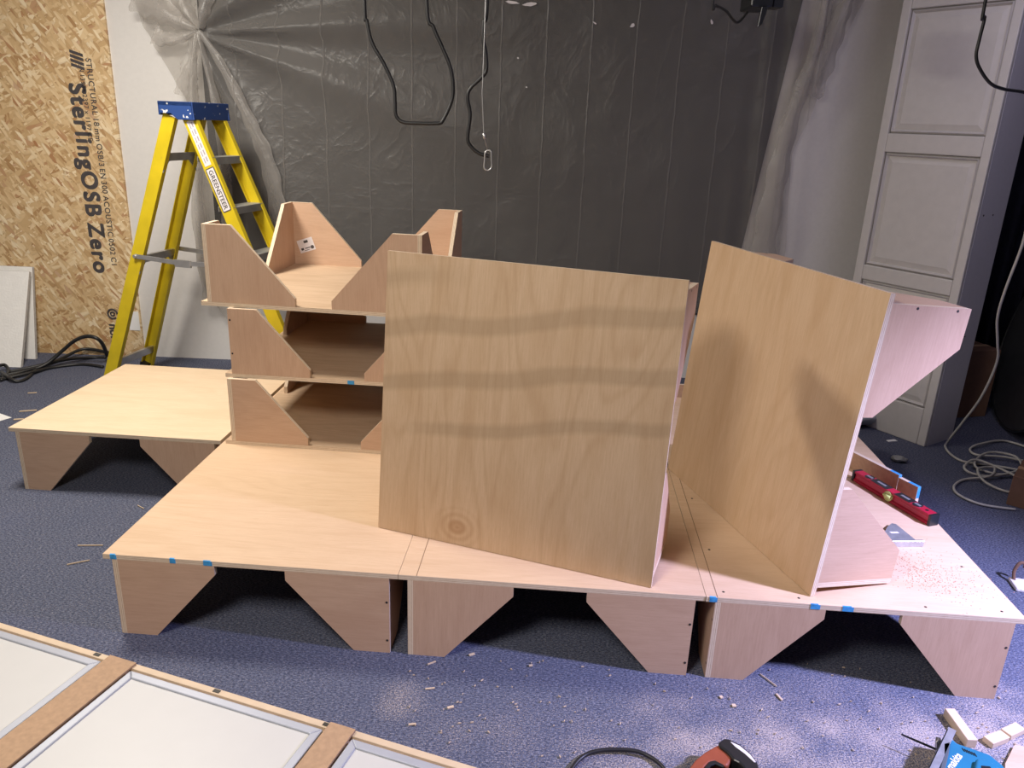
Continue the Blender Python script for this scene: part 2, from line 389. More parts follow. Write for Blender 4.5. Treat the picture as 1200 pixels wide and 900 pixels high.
def text(name, s, size, F, mat, parent, off=0.0, depth=.0004, space=1.0, shear=0, bold=0):
    c = bpy.data.curves.new(name, 'FONT'); c.body = s; c.size = size; c.extrude = depth; c.offset = off; c.space_character = space; c.shear = shear
    t = bpy.data.objects.new(name, c); COL.objects.link(t)
    dg = bpy.context.evaluated_depsgraph_get(); me = bpy.data.meshes.new_from_object(t.evaluated_get(dg))
    bpy.data.objects.remove(t)
    me.materials.clear(); me.materials.append(mat)
    if bold:
        V = [tuple(v.co) for v in me.vertices]; Fc = [tuple(p.vertices) for p in me.polygons]; n = len(V); VV = []; FF = []
        for k, (dx, dy) in enumerate(((0, 0), (bold, 0), (0, bold), (bold, bold), (-bold, 0), (0, -bold), (-bold, -bold))):
            VV += [(x + dx, y + dy, z - k * .00002) for x, y, z in V]; FF += [tuple(i + k * n for i in f) for f in Fc]
        me = bpy.data.meshes.new(name); me.from_pydata(VV, [], FF); me.materials.append(mat)
    o = bpy.data.objects.new(name, me); link(o, parent)
    o.matrix_local = F
    return o

# ------------------------------------------------------------------ room
PSI = -.0535; TX, TY = -1.346, 2.2535; HP = .31
cP, sP = math.cos(PSI), math.sin(PSI)
def PW(a, b, z=0.0): return Vector((TX + a * cP - b * sP, TY + a * sP + b * cP, z))
YW = 5.42
def slab(name, x0, x1, y0, y1, z0, z1, mat):
    m = MB(); m.box(x0, x1, y0, y1, z0, z1); return struct(m.build(name, mat))
slab('floor', -5.2, 5.0, -1.5, YW + .6, -.05, 0, M['carpet'])
slab('wall_back', -5.2, 2.62, YW, YW + .12, 0, 3.0, M['white_paint'])
slab('ceiling', -5.2, 5.0, -1.5, YW + .6, 3.0, 3.08, M['ceil'])
slab('wall_left', -5.3, -5.2, -1.5, YW + .6, 0, 3.0, M['white_paint'])
slab('wall_right', 5.0, 5.1, -1.5, YW + .6, 0, 3.0, M['black_cloth'])
slab('wall_alcove', 2.62, 5.0, YW + .48, YW + .6, 0, 3.0, M['black_cloth'])

# grey painted field on the back wall behind the sheet (slanted right edge)
m = MB()
m.plate([(-2.10, .48), (1.50, .48), (1.78, 2.95), (-2.10, 2.95)], .012, frame((0, YW, 0), (1, 0, 0), (0, 0, 1), (0, -1, 0)), 0, 0)
o = m.build('backdrop_panel', M['grey_wall']); tag(o, 'large dark grey backdrop panel on the back wall behind the plastic sheet', 'panel')

# strand board sheet
osbt = thing('strand_board', 'tall golden strand board sheet with black print fixed to the wall at left', 'board', loc=(-3.3, YW - .0, 0))
m = MB()
m.plate([(-1.7, 0), (.60, 0), (.605, 2.95), (-1.7, 2.95)], .018, frame((0, 0, 0), (1, 0, 0), (0, 0, 1), (0, -1, 0)), 0, 0)
m.build('board', M['osb'], osbt)
def osb_text(name, s, x, z0, size, off=0, space=1.0, bold=0):
    for wd in s.split():
        o = text(name, wd, size, frame((x + 3.3, -.0185, z0), (0, 0, -1), (1, 0, 0), (0, -1, 0)), M['ink'], osbt, off, space=space, bold=bold)
        z0 -= max(v.co.x for v in o.data.vertices) + size * .30
osb_text('brand_print', 'SterlingOSB Zero', -2.985, 1.865, .150, 0, 1.17, .0055)
osb_text('spec_print', 'STRUCTURAL  18 mm  OSB/3  EN 300   ACOUSTIC  0502  C1', -2.855, 2.02, .052, .0008, 1.12)
osb_text('spec_print', 'EN 13986   2397 x 1197   CE', -2.905, 1.99, .042, .0005, 1.1)
osb_text('maker_print', 'norbord', -2.93, .24, .085, 0, 1.0, .003)
m = MB()     # printed leaf-like square logo made of diagonal strokes, and the round swirl mark
for k in range(4):
    a = -.055 + k * .027
    m.plate([(a, 0), (a + .019, 0), (a + .045, .085), (a + .026, .085)], .0005, frame((.325 + .02, -.0183, 2.015), (0, 0, -1), (1, 0, 0), (0, -1, 0)), 0, 0)
m.build('leaf_logo', M['ink'], osbt)
m = MB()
m.tube([(.405 + math.cos(t * .3) * .034, -.0185, .315 + math.sin(t * .3) * .034) for t in range(19)], .007, 6)
m.tube([(.405 + math.cos(t * .3) * .014, -.0185, .315 + math.sin(t * .3) * .014) for t in range(21)], .006, 6)
m.build('swirl_logo', M['ink'], osbt)

# small white notice low on the strand board edge
q = aty(156, 376, YW - .02)
m = MB(); m.box(-.03, .045, -.003, 0, -.07, .07, Matrix.Translation((q.x, YW - .0185, q.z)))
o = m.build('wall_notice', M['paper']); tag(o, 'small white notice low on the strand board edge behind the ladder', 'notice')

# ------------------------------------------------------------------ plastic sheet
def lerp_tab(tab, z):
    tab = sorted(tab)
    for (a, x), (b, y) in zip(tab, tab[1:]):
        if z <= b: return x + (y - x) * max(0, (z - a)) / (b - a)
    return tab[-1][1]
leftT = [(.30, -2.02), (.44, -2.14), (.70, -2.235), (1.06, -2.222), (1.56, -2.185), (1.80, -2.205), (2.03, -2.34), (2.25, -2.45), (2.37, -2.49), (2.95, -2.62)]
rightT = [(.30, 1.84), (.99, 1.838), (1.60, 1.79), (1.82, 1.85), (2.24, 1.95), (2.54, 2.10), (2.95, 2.25)]
m = MB(); NU, NV = 260, 150
gx, gz = -2.09, 2.19
for j in range(NV + 1):
    for i in range(NU + 1):
        u = i / NU; v = j / NV
        zb = .33 + .15 * min(1, u * 4) + .03 * math.sin(u * 23)
        z = zb + (2.95 - zb) * v
        xl, xr = lerp_tab(leftT, z), lerp_tab(rightT, z)
        x = xl + (xr - xl) * u
        dx, dz = x - gx, z - gz
        r = math.hypot(dx, dz); th = math.atan2(dz, dx)
        d = .045
        fall = math.exp(-r * .62) * min(1, r * 4)
        rad = math.sin(th * 11 + 1.6 * math.sin(th * 4)) * .5 + .5
        if dz < .35: d += .10 * rad ** 1.5 * fall * (1 if dx > -.12 else .45)
        d += .03 * math.exp(-((x - 1.85) / .3) ** 2) * (1 + math.sin(x * 40 + z * 1.2))
        d += .012 * noise.noise(Vector((x * 2.2, z * 1.4, 3)))
        d += .006 * noise.noise(Vector((x * 6, z * 6, 7)))
        d += .16 * math.exp(-(r / .14) ** 2) * .35
        if x < -2.1: d *= .75
        m.v.append(Vector((x, YW - .016 - max(.012, d), z)))
for j in range(NV):
    for i in range(NU):
        a = j * (NU + 1) + i; m.face([a, a + 1, a + NU + 2, a + NU + 1], 0, smooth=True)
sheet = m.build('plastic_sheet', M['plastic'])
tag(sheet, 'creased translucent polythene sheet hung across the grey backdrop', 'plastic sheet')

def ribbon(pts, wid, bulge):
    m = MB(); P = spline(pts, 14); n = 9
    for k, p in enumerate(P):
        d = (P[min(k + 1, len(P) - 1)] - P[max(k - 1, 0)]).normalized(); sd = Vector((d.z, 0, -d.x))
        t = k / (len(P) - 1); w = wid * (.18 + .82 * t ** .8) * (1 + .12 * math.sin(k * .7))
        for i in range(n):
            a = i / (n - 1) * 2 - 1
            m.v.append(p + sd * (a * w) + Vector((0, -bulge * (1 - a * a) * (.4 + .6 * math.sin(PI * min(1, t + .1))) - .004 * math.sin(a * 9 + k * .3), 0)))
    for k in range(len(P) - 1):
        for i in range(n - 1): q = k * n + i; m.face([q, q + 1, q + n + 1, q + n], 0, smooth=True)
    m.build('fold', M['plastic_thick'], sheet)
def rib(pix, wid, bulge): ribbon([aty(u, v, YW - .13) for u, v in pix], wid, bulge)
rib([(233, 36), (262, 80), (292, 140), (312, 185), (326, 245), (335, 300)], .07, .022)
rib([(232, 38), (246, 90), (258, 150), (266, 230), (270, 300)], .05, .045)
rib([(230, 40), (226, 100), (229, 180), (236, 280), (248, 350)], .06, .045)
rib([(234, 37), (226, 70), (215, 95), (213, 112)], .05, .03)
rib([(232, 34), (205, 22), (180, 8), (160, -8)], .11, .05)
rib([(232, 36), (210, 45), (190, 45), (180, 40)], .06, .03)
rib([(234, 34), (218, 10), (205, -14)], .07, .05)
rib([(236, 34), (240, 10), (243, -14)], .06, .05)
rib([(970, -10), (955, 60), (924, 150), (908, 220), (893, 300), (890, 330)], .10, .04)
rib([(1000, -14), (985, 20), (965, 70), (945, 110)], .10, .05)

for (u, v, a, b, rot) in ((600, 3, .05, .012, .1), (622, 5, .06, .016, -.1), (697, 27, .018, .006, .5), (741, 30, .022, .012, -.5), (834, 26, .02, .008, 1.2), (607, 68, .008, .006, 0), (617, 102, .007, .006, .4)):
    p = aty(u, v, YW - .085); random.seed(int(u))
    m = MB(); ol = [(math.cos(t) * a * random.uniform(.5, 1), math.sin(t) * b * random.uniform(.5, 1)) for t in [i * PI / 4 for i in range(8)]]
    m.plate(ol, .002, Matrix.Translation(p) @ Matrix.Rotation(rot, 4, 'Y') @ Matrix.Rotation(PI / 2, 4, 'X'), 0, 0)
    m.build('paint_fleck', M['label_white'], sheet)

# ------------------------------------------------------------------ panelled pilaster at right
cA = Vector((2.459, 4.258, 0)); cB = Vector((2.095, 4.803, 0)); cd = (cB - cA).normalized(); cn = Vector((cd.y, -cd.x, 0))
if cn.dot(Vector((-1, -1, 0))) < 0: cn = -cn
HC = 2.94
col = thing('panelled_column', 'tall white panelled column with raised mouldings standing at right', 'column', mat=frame(cA, -cd, -cn, (0, 0, 1)))
W = .655
m = MB(); rx = cd.cross(Vector((0, 0, 1)))
# local: x from 0 to -W along front, y>0 into the depth
m.box(-W, 0, .028, .30, 0, HC); m.build('body', M['lilac_paint'], col)
fr = MB()
rails = [(0, .225), (.90, .99), (1.65, 1.755), (2.41, HC)]
fr.box(-W, -W + .055, 0, .028, 0, HC); fr.box(-.05, 0, 0, .028, 0, HC)
for a, b in rails: fr.box(-W + .055, -.05, 0, .028, a, b)
fr.build('face_frame', M['cream_paint'], col, .006, 2)
for (a, b) in ((.225, .90), (.99, 1.65), (1.755, 2.41)):
    p = MB(); x0, x1 = -W + .055, -.05; g = .055
    # sloping ogee border then raised flat field
    ring = [(0, .024), (.012, .006), (.022, .024), (g, .014)]
    vs = []
    for ins, y in ring:
        base = len(p.v)
        for (x, z) in ((x0 + ins, a + ins), (x1 - ins, a + ins), (x1 - ins, b - ins), (x0 + ins, b - ins)): p.v.append(Vector((x, y, z)))
        vs.append(base)
    for k in range(len(vs) - 1):
        for i in range(4):
            j = (i + 1) % 4; p.face([vs[k] + i, vs[k] + j, vs[k + 1] + j, vs[k + 1] + i])
    p.face([vs[-1] + i for i in range(4)])
    p.build('panel', M['cream_paint'], col)
for zz in (.62, .64): pass
for z in (.66, 1.35):
    for y in (.07, .17):
        s = MB(); s.cyl((.0, y, z), (.002, y, z), .005, 8); s.build('screw', M['screw'], col)

# ------------------------------------------------------------------ plywood stage modules
T = .018; INX = .03; HL = HP - T
def module(label, mat, top='ply_top', leg='ply_leg', covers=None, blues=(), pencil=(), screws=True, seed=0, HL=HL, A=.35):
    HP = HL + T
    random.seed(seed + 100)
    t = thing('stage_module', label, 'stage module', mat=mat, group='plywood stage modules')
    m = MB(); m.plate([(-.5, -.5), (.5, -.5), (.5, .5), (-.5, .5)], T, Matrix.Translation((0, 0, HL)), 0, 1, 0)
    pn = m.build('top_panel', [M[top], M['edge']], t)
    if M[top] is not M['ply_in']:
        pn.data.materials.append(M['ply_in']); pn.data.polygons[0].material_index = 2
    covers = covers or {(-1, -1): 'side', (1, -1): 'front', (1, 1): 'side', (-1, 1): 'front'}
    Bm, dr = .125, .035
    for (sx, sy), c in covers.items():
        # front plate lies along x at the y edge, side plate along y at the inset x edge
        xo = .5 - INX; yo = .5
        fs = 0 if c == 'front' else T           # front plate starts after the side plate's thickness
        ss = T if c == 'front' else 0
        out = [(fs, 0), (fs, HL), (A, HL), (A, HL - dr), (Bm, 0)]
        # frame: u along inward x, v up, w thickness inward
        Fm = frame((sx * xo, sy * yo, 0), (-sx, 0, 0), (0, 0, 1), (0, -sy, 0))
        m = MB(); ol = out if (sx * sy) > 0 else out
        m.plate(ol[::-1], T, Fm, 0, 1, random.choice((0, 1, 1)))
        if screws and c == 'front':
            for z in (.05, .20):
                P0 = Vector((sx * (xo - T / 2), sy * (yo + .0006), z)); m.cyl(P0, P0 - Vector((0, sy * .003, 0)), .0045, 8, 2)
        lg = m.build('leg', [M[leg], M['edge'], M['screw']], t)
        out = [(ss, 0), (ss, HL), (A, HL), (A, HL - dr), (Bm, 0)]
        Fm = frame((sx * xo, sy * yo, 0), (0, -sy, 0), (0, 0, 1), (-sx, 0, 0))
        m = MB(); m.plate(out[::-1], T, Fm, 0, 1, random.choice((0, 1, 1)))
        if screws and c == 'side':
            for z in (.05, .22):
                P0 = Vector((sx * (xo + .0006), sy * (yo - T / 2), z)); m.cyl(P0, P0 - Vector((sx * .003, 0, 0)), .0045, 8, 2)
        m.build('side_plate', [M[leg], M['edge'], M['screw']], lg)
    for (x, w) in blues:
        m = MB(); m.box(x, x + w, -.5012, -.4995, HL + .001, HL + T - .001); m.box(x, x + w * .8, -.5012, -.495, HL + T - .0005, HL + T + .0006)
        m.build('paint_mark', M['blue_mark'], t)['label'] = 'blue paint mark on the board edge'
    if pencil:
        for (x0, y0, x1, y1) in pencil:
            m = MB(); d = Vector((x1 - x0, y1 - y0, 0)).normalized() * .0012
            m.plate([(x0 - d.y, y0 + d.x), (x0 + d.y, y0 - d.x), (x1 + d.y, y1 - d.x), (x1 - d.y, y1 + d.x)], .0005, Matrix.Translation((0, 0, HP)), 0, 0)
            m.build('pencil_line', M['pencil'], t)
    if seed == 3:
        m = MB(); m.cyl((0, 0, .0006), (0, 0, -.003), .0045, 8); sc = m.build('screw', M['screw'], t)
        for k, (x, y) in enumerate([(x, y) for x in (-.44, .44) for y in (-.465, -.2, .2, .44)] + [(-.2, -.47), (.2, -.47)]):
            q = sc if k == 0 else link(sc.copy(), t); q.location = (x, y, HP)
    return t
def flat(a, b, z=0, rot=0):      # centre in stage coordinates
    return Matrix.Translation(PW(a, b, z)) @ Matrix.Rotation(PSI + rot, 4, 'Z')
module('plywood stage module at the left end of the front row with three blue edge marks', flat(.4985, .50), seed=1,
       blues=((-.475, .022), (-.27, .02), (-.155, .03)))
module('plywood stage module in the middle of the front row under the square upright board', flat(1.50, .50), seed=2, pencil=((-.44, -.5, -.44, .5),))
module('plywood stage module at the right end of the front row carrying the red level', flat(2.502, .498), seed=3,
       blues=((-.49, .025), (-.17, .03), (-.07, .035)), pencil=((-.465, -.5, -.465, .5),))
module('pale plywood stage module jutting out at the far left beside the ladder', flat(-.52, 1.475), top='ply_pale', seed=4)
module('plywood stage module in the back row under the stack of upturned modules', flat(.4995, 1.505), seed=5)
module('plywood stage module in the middle of the back row behind the square upright board', flat(1.503, 1.505), seed=6)
module('plywood stage module at the right end of the back row beside the panelled column', flat(2.508, 1.504), seed=7)
def upturned(corner, ang, z, HP=HP):
    # front-left bottom corner of the panel known
    ca, sa = math.cos(ang), math.sin(ang)
    c = Vector(corner) + Vector((ca * .5 - sa * .5, sa * .5 + ca * .5))
    return Matrix.Translation((c.x, c.y, z + HP)) @ Matrix.Rotation(ang, 4, 'Z') @ Matrix.Rotation(PI, 4, 'Y')
cov = {(1, -1): 'side', (-1, -1): 'side', (-1, 1): 'side', (1, 1): 'side'}
cov2 = {(1, -1): 'front', (-1, -1): 'side', (-1, 1): 'front', (1, 1): 'side'}
module('upturned plywood module at the bottom of the stack resting on the stage', upturned((-1.278, 3.200), math.radians(-4.0), HP), top='ply_face', covers=cov, seed=8, screws=False)
module('upturned plywood module in the middle of the stack with a blue edge mark', upturned((-1.262, 3.222), math.radians(-3.2), 2 * HP), top='ply_face', covers=cov2, seed=9, blues=((-.075, .03),))
tp = module('upturned plywood module at the top of the stack with a white sticker inside', upturned((-1.357, 3.262), math.radians(-5.2), 3 * HP, .35), top='ply_face', covers=cov, seed=10, screws=False, HL=.332, A=.39)
def standing(x, y, yaw, t):
    d = Vector((math.cos(yaw), math.sin(yaw), 0)); n = Vector((d.y, -d.x, 0))
    U = Vector((0, 0, math.cos(t))) - n * math.sin(t); N = n * math.cos(t) + Vector((0, 0, math.sin(t)))
    o = Vector((x, y, HP + .002)) + d * .5 + U * .5 - N * HP
    return frame(o, U, -d, N)
module('upright plywood module with dark wavy bands across its square face', standing(-.467, 2.502, -.328, .10), top='ply_banded', seed=11)
module('upright plywood module standing edge-on at right, turned toward the left', standing(.703, 3.125, -1.275, .082), top='ply_face', seed=15)

# sticker on the inside of the back-left leg of the top module
w0 = tp.matrix_world
st = MB(); st.box(-.045, .045, -.035, .035, 0, .0008, mi=0)
st.box(-.035, -.02, -.022, -.010, .0008, .0012, mi=1); st.cyl((.03, -.018, .0008), (.03, -.018, .0012), .010, 12, 1)
st.box(-.008, .016, .012, .026, .0008, .0011, mi=1); st.box(-.012, .018, -.018, -.013, .0008, .0011, mi=1); st.box(-.018, .01, -.028, -.025, .0008, .0011, mi=1)
so = st.build('sticker', [M['label_white'], M['ink']])
so.parent = tp
so['label'] = 'white printed sticker inside the leg'
# module local: back-left when seen is x=+ (mirrored by the turn), y=+ ; inner face of the back plate at y=.5-T
so.matrix_local = frame((.385, .5 - T - .0004, .332 - .105), (-1, 0, 0), (0, 0, -1), (0, -1, 0)) @ Matrix.Rotation(.33, 4, 'Z')

# brown strips standing on edge near the right edge of the stage, and one along the back
def strip(name, label, a, b, h, th, blue=True, seed=0):
    random.seed(seed); a = Vector(a); b = Vector(b); d = (b - a); l = d.length; d.normalize()
    n = Vector((d.y, -d.x, 0))
    t = thing(name, label, 'board', mat=frame((a.x, a.y, HP), d, -n, (0, 0, 1)))
    m = MB(); m.plate([(0, 0), (l, 0), (l, h), (0, h)], th, frame((0, th, 0), (1, 0, 0), (0, 0, 1), (0, -1, 0)), 0, 1, 0)
    m.build('strip', [M['mdf'], M['edge']], t)
    if blue:
        m = MB(); m.box(-.0008, .001, 0.001, th - .001, h * .35, h - .001); m.box(0, .05, .001, th - .001, h - .0005, h + .0008)
        m.build('paint_mark', M['blue_mark'], t)['label'] = 'blue paint mark on the end'
    return t
s2 = atz(1053, 576, HP); sdir = atz(992, 544, HP) - s2; sdir.z = 0; sdir.normalize()
s1 = atz(1075, 590.5, HP)
strip('plywood_strip', 'short brown-faced plywood strip standing on edge, with blue end, at stage right edge', s1, s1 + sdir * .095, .078, .018, seed=3)
strip('plywood_strip', 'long brown-faced plywood strip standing on edge beside the red level', s2, s2 + sdir * .62, .078, .018, seed=5)
b0 = PW(1.75, 1.93); b1 = PW(2.75, 1.93)
strip('back_strip', 'brown plywood strip standing along the back of the stage, glimpsed between the upright modules', PW(1.60, 1.95), PW(2.55, 1.95), .075, .018, False, 6)

# ------------------------------------------------------------------ step ladder
lad_o = atz(125.5, 452); phi = math.radians(-13)
lad = thing('step_ladder', 'yellow fibreglass step ladder with blue top against the white wall', 'ladder', loc=(lad_o.x, lad_o.y, 0), rz=phi)
SP = 1.465; XA = .483 * SP; TZ = 1.695
y0, y1, yt0, yt1 = 0, .40, .04, .345
def rail(name, xf, xt, yf, yt, inward):
    m = MB(); p0 = Vector((xf, yf, 0.0)); p1 = Vector((xt, yt, TZ)); d = (p1 - p0).normalized()
    Bv = Vector((0, inward, 0)); Bv = (Bv - d * d.dot(Bv)).normalized(); A = Bv.cross(d) if inward > 0 else d.cross(Bv)
    w, f, t = .040, .034, .006
    prof = [(-w, 0), (w, 0), (w, f), (w - t, f), (w - t, t), (-w + t, t), (-w + t, f), (-w, f)]
    if inward < 0: prof = prof[::-1]
    m.sweep(prof, p0, p1, A, Bv)
    o = m.build(name, M['yellow'], lad, .0015, 1)
    ft = MB(); q = [(-w - .004, -.004), (w + .004, -.004), (w + .004, f + .004), (-w - .004, f + .004)]
    if inward < 0: q = q[::-1]
    ft.sweep(q, p0 - d * 0.0, p0 + d * .05, A, Bv); ft.build('foot', M['black'], o)
    return o, p0, p1, A, Bv, d
rearN = rail('rear_rail', 0, XA - .075, y0, yt0, 1)
rearF = rail('rear_rail', 0, XA - .075, y1, yt1, -1)
frN = rail('front_rail', SP, XA + .045, y0, yt0, 1)
frF = rail('front_rail', SP, XA + .045, y1, yt1, -1)
m = MB()
c0, c1 = XA - .125, XA + .095
m.box(c0, c1, yt0 - .025, yt1 + .025, TZ + .05, TZ + .075)
m.plate([(c0, .085), (c0, .02), (c0 + .08, .02), (c0 + .12, -.012), (c1 + .01, -.012), (c1, .085)][::-1], .012, frame((0, yt0 - .025 + .012, TZ - .01), (1, 0, 0), (0, 0, 1), (0, -1, 0)), 0, 0)
m.plate([(c0, .085), (c0, .02), (c0 + .08, .02), (c0 + .12, -.012), (c1 + .01, -.012), (c1, .085)][::-1], .012, frame((0, yt1 + .025, TZ - .01), (1, 0, 0), (0, 0, 1), (0, -1, 0)), 0, 0)
m.box(c1 - .008, c1 + .004, yt0 - .025, yt1 + .025, TZ - .02, TZ + .075); m.box(c0, c0 + .01, yt0 - .025, yt1 + .025, TZ + .0, TZ + .075)
m.build('top_cap', M['cap'], lad, .003, 2)
def onrail(R, z): t = z / TZ; return R[1] + (R[2] - R[1]) * t
for z in (.37, .65, .93, 1.20, 1.475):
    a = onrail(frN, z); b = onrail(frF, z); m = MB()
    m.sweep([(-.055, 0), (.045, 0), (.045, -.042), (.041, -.042), (.041, -.004), (-.051, -.004), (-.051, -.03), (-.055, -.03)], a + Vector((0, .006, 0)), b - Vector((0, .006, 0)), (1, 0, 0), (0, 0, 1))
    m.build('tread', M['grey_tread'], lad, .001, 1)
for z, mt in ((.155, 'steel'), (.845, 'steel'), (1.46, 'grey_tread')):
    a = onrail(rearN, z); b = onrail(rearF, z); m = MB()
    m.sweep([(-.004, -.022), (.022, -.022), (.022, .022), (-.004, .022)], a + Vector((0, .004, 0)), b - Vector((0, .004, 0)), (1, 0, 0), (0, 0, 1))
    if z > .5:
        for q, s_ in ((a, 1), (b, -1)):
            m.plate([(0, 0), (.09, 0), (0, -.09)] if s_ > 0 else [(0, 0), (0, -.09), (-.09, 0)], .004, frame((q.x + .012, q.y, q.z), (0, 1, 0), (0, 0, 1), (1, 0, 0)), 0, 0)
    m.build('rear_bar', M[mt], lad, .001, 1)
for R0, R1, sgn in ((rearN, frN, -1), (rearF, frF, 1)):
    a = onrail(R0, .87); b = onrail(R1, .87); mid = (a + b) / 2 + Vector((-.07, 0, -.02))
    m = MB(); off = Vector((0, sgn * .012, 0)); pr = [(-.003, -.014), (.003, -.014), (.003, .014), (-.003, .014)]
    for q0, q1 in ((a, mid + Vector((.05, 0, -.002))), (mid, b)):
        m.sweep(pr, q0 + off, q1 + off, (0, 1, 0), (0, 0, 1))
    m.box(mid.x - .045, mid.x + .065, mid.y + sgn * .012 - .006, mid.y + sgn * .012 + .006, mid.z - .022, mid.z + .022)
    m.cyl(a + off * 2, a, .012, 12); m.cyl(b + off * 2, b, .012, 12)
    m.build('spreader', M['steel'], lad, .001, 1)
# stickers on the near front rail
def railframe(R, t, dv=-.0006):
    P = R[1] + (R[2] - R[1]) * t
    return frame(P + R[4] * dv, -R[5], R[3] if True else -R[3], -R[4])
F = railframe(frN, .985)
if F.to_3x3().determinant() < 0:
    F = frame(F.translation, -frN[5], -frN[3], -frN[4])
LN = math.dist(frN[1], frN[2])
m = MB(); m.box(0, .262, -.022, .022, 0, .0008)
for k in range(6): m.box(.015 + k * .04, .045 + k * .04, -.012, -.006, .0008, .0012, mi=1); m.box(.012 + k * .04, .04 + k * .04, .004, .012, .0008, .0012, mi=1)
o = m.build('warning_sticker', [M['label_white'], simple('faded_print', (.34, .30, .36), .7)], frN[0]); o.matrix_local = F
F2 = F @ Matrix.Translation((.275, 0, 0))
m = MB(); m.plate([(0, -.026), (.01, -.03), (.25, -.03), (.26, -.026), (.26, .026), (.25, .03), (.01, .03), (0, .026)], .0008, Matrix(), 0, 0)
o = m.build('name_sticker', M['ink'], frN[0]); o.matrix_local = F2
m = MB(); m.box(.006, .254, -.024, .024, .0008, .0012); q = m.build('sticker_field', M['label_white'], o)
text('sticker_print', 'GREENSTEER', .040, frame((.014, -.014, .0013), (1, 0, 0), (0, 1, 0), (0, 0, 1)), M['ink'], o, .0006)

# ------------------------------------------------------------------ left corner: foam boards and cables
def leaning(name, label, q0, wid, hgt, th, lean, yawd):
    t = thing(name, label, 'board', mat=Matrix.Translation(q0) @ Matrix.Rotation(yawd, 4, 'Z') @ Matrix.Rotation(-lean, 4, 'X'))
    m = MB(); m.plate([(-wid, 0), (0, 0), (0, hgt), (-wid, hgt)], th, frame((0, th, 0), (1, 0, 0), (0, 0, 1), (0, -1, 0)), 0, 1)
    m.build('slab', [M['foam'], M['foam_edge']], t, .003, 1)
qa = atz(24, 431); leaning('foam_board', 'white foam board leaning in front of the other against the strand board', (qa.x, qa.y, .0), .75, .675, .03, .40, .0)
qb = atz(42, 421); leaning('foam_board', 'white foam board leaning behind the other against the strand board', (qb.x, 5.235, .0), .75, .655, .03, .20, .0)

def cable(name, label, pts, r, mat, cat='cable', group=None, n=8):
    m = MB(); m.tube(spline(pts, 8), r, n); o = m.build(name, mat); tag(o, label, cat, group); return o
def fl(u, v, z=.01): p = atz(u, v, z); return (p.x, p.y, z)
def arcpt(u, v, y): p = aty(u, v, y); return tuple(p)
cable('power_cable', 'thick black cable arching up from the floor pile beside the ladder foot', [fl(0, 446), fl(25, 437), fl(52, 428, .03), arcpt(72, 412, 5.1), arcpt(88, 399, 5.1), arcpt(104, 394, 5.1), arcpt(118, 400, 5.12), fl(126, 417, .03)], .013, M['black'])
labs = ['black cable in the floor pile running highest toward the ladder', 'black cable in the floor pile dipping nearest the stage', 'black cable in the floor pile lying along the strand board foot', 'black cable in the floor pile ending nearest the ladder foot', 'black cable in the floor pile curling at the picture edge']
runs = [[fl(0, 441), fl(40, 432, .02), fl(70, 421, .02), fl(98, 409, .05), fl(127, 413, .03)],
        [fl(2, 436), fl(10, 442, .03), fl(20, 447), fl(32, 443), fl(44, 431)],
        [fl(10, 436), fl(48, 428, .03), fl(80, 421, .03), fl(110, 419), fl(124, 419)],
        [fl(0, 445), fl(35, 437, .02), fl(60, 431), fl(95, 427), (fl(121, 430))],
        [fl(0, 428, .05), fl(6, 428, .04), fl(10, 435, .02), fl(4, 443), fl(-6, 446)]]
for lb, rn in zip(labs, runs): cable('power_cable', lb, rn, .011, M['black'], group='black cables on the floor at left')
q = atz(0, 491)
m = MB(); m.box(-.12, .035, -.05, .045, 0.001, .003, Matrix.Translation(q) @ Matrix.Rotation(-.5, 4, 'Z')); tag(m.build('paper_sheet', M['paper']), 'white paper scrap on the carpet at the left picture edge', 'paper')

# ------------------------------------------------------------------ light panels on a low bench, foreground left
ZB = .25
lo = atz(155, 783, ZB); lx = (atz(380, 852, ZB) - lo); lx.z = 0; lx.normalize(); ly = Vector((-lx.y, lx.x, 0))
LF = frame((lo.x, lo.y, 0), lx, ly, (0, 0, 1))
bench = thing('lighting_frame', 'low pale plywood frame holding the light panels at front left', 'frame', mat=LF)
m = MB(); m.box(-1.0, 1.35, -.70, .024, ZB - .036, ZB - .018); m.build('base_board', M['ply_pale'], bench)
m = MB(); m.plate([(-1.0, 0), (1.35, 0), (1.35, .21), (-1.0, .21)], .018, frame((0, .024, 0.0), (1, 0, 0), (0, 0, 1), (0, -1, 0)), 0, 1); m.build('side_board', [M['ply_leg'], M['edge']], bench)
m = MB(); m.plate([(-1.0, 0), (1.35, 0), (1.35, .21), (-1.0, .21)], .018, frame((0, -.68, 0.0), (1, 0, 0), (0, 0, 1), (0, -1, 0)), 0, 1); m.build('side_board', [M['ply_leg'], M['edge']], bench)
m = MB(); m.box(-1.0, 1.35, .004, .024, ZB - .018, ZB - .006); m.build('edge_batten', M['pine'], bench, .001, 1)
for nm, xx in (('hinge', -.15), ('hinge', .26), ('hinge', .60)):
    m = MB(); m.box(xx, xx + .02, .009, .02, ZB - .0062, ZB - .0045); m.build('staple', M['screw'], bench)
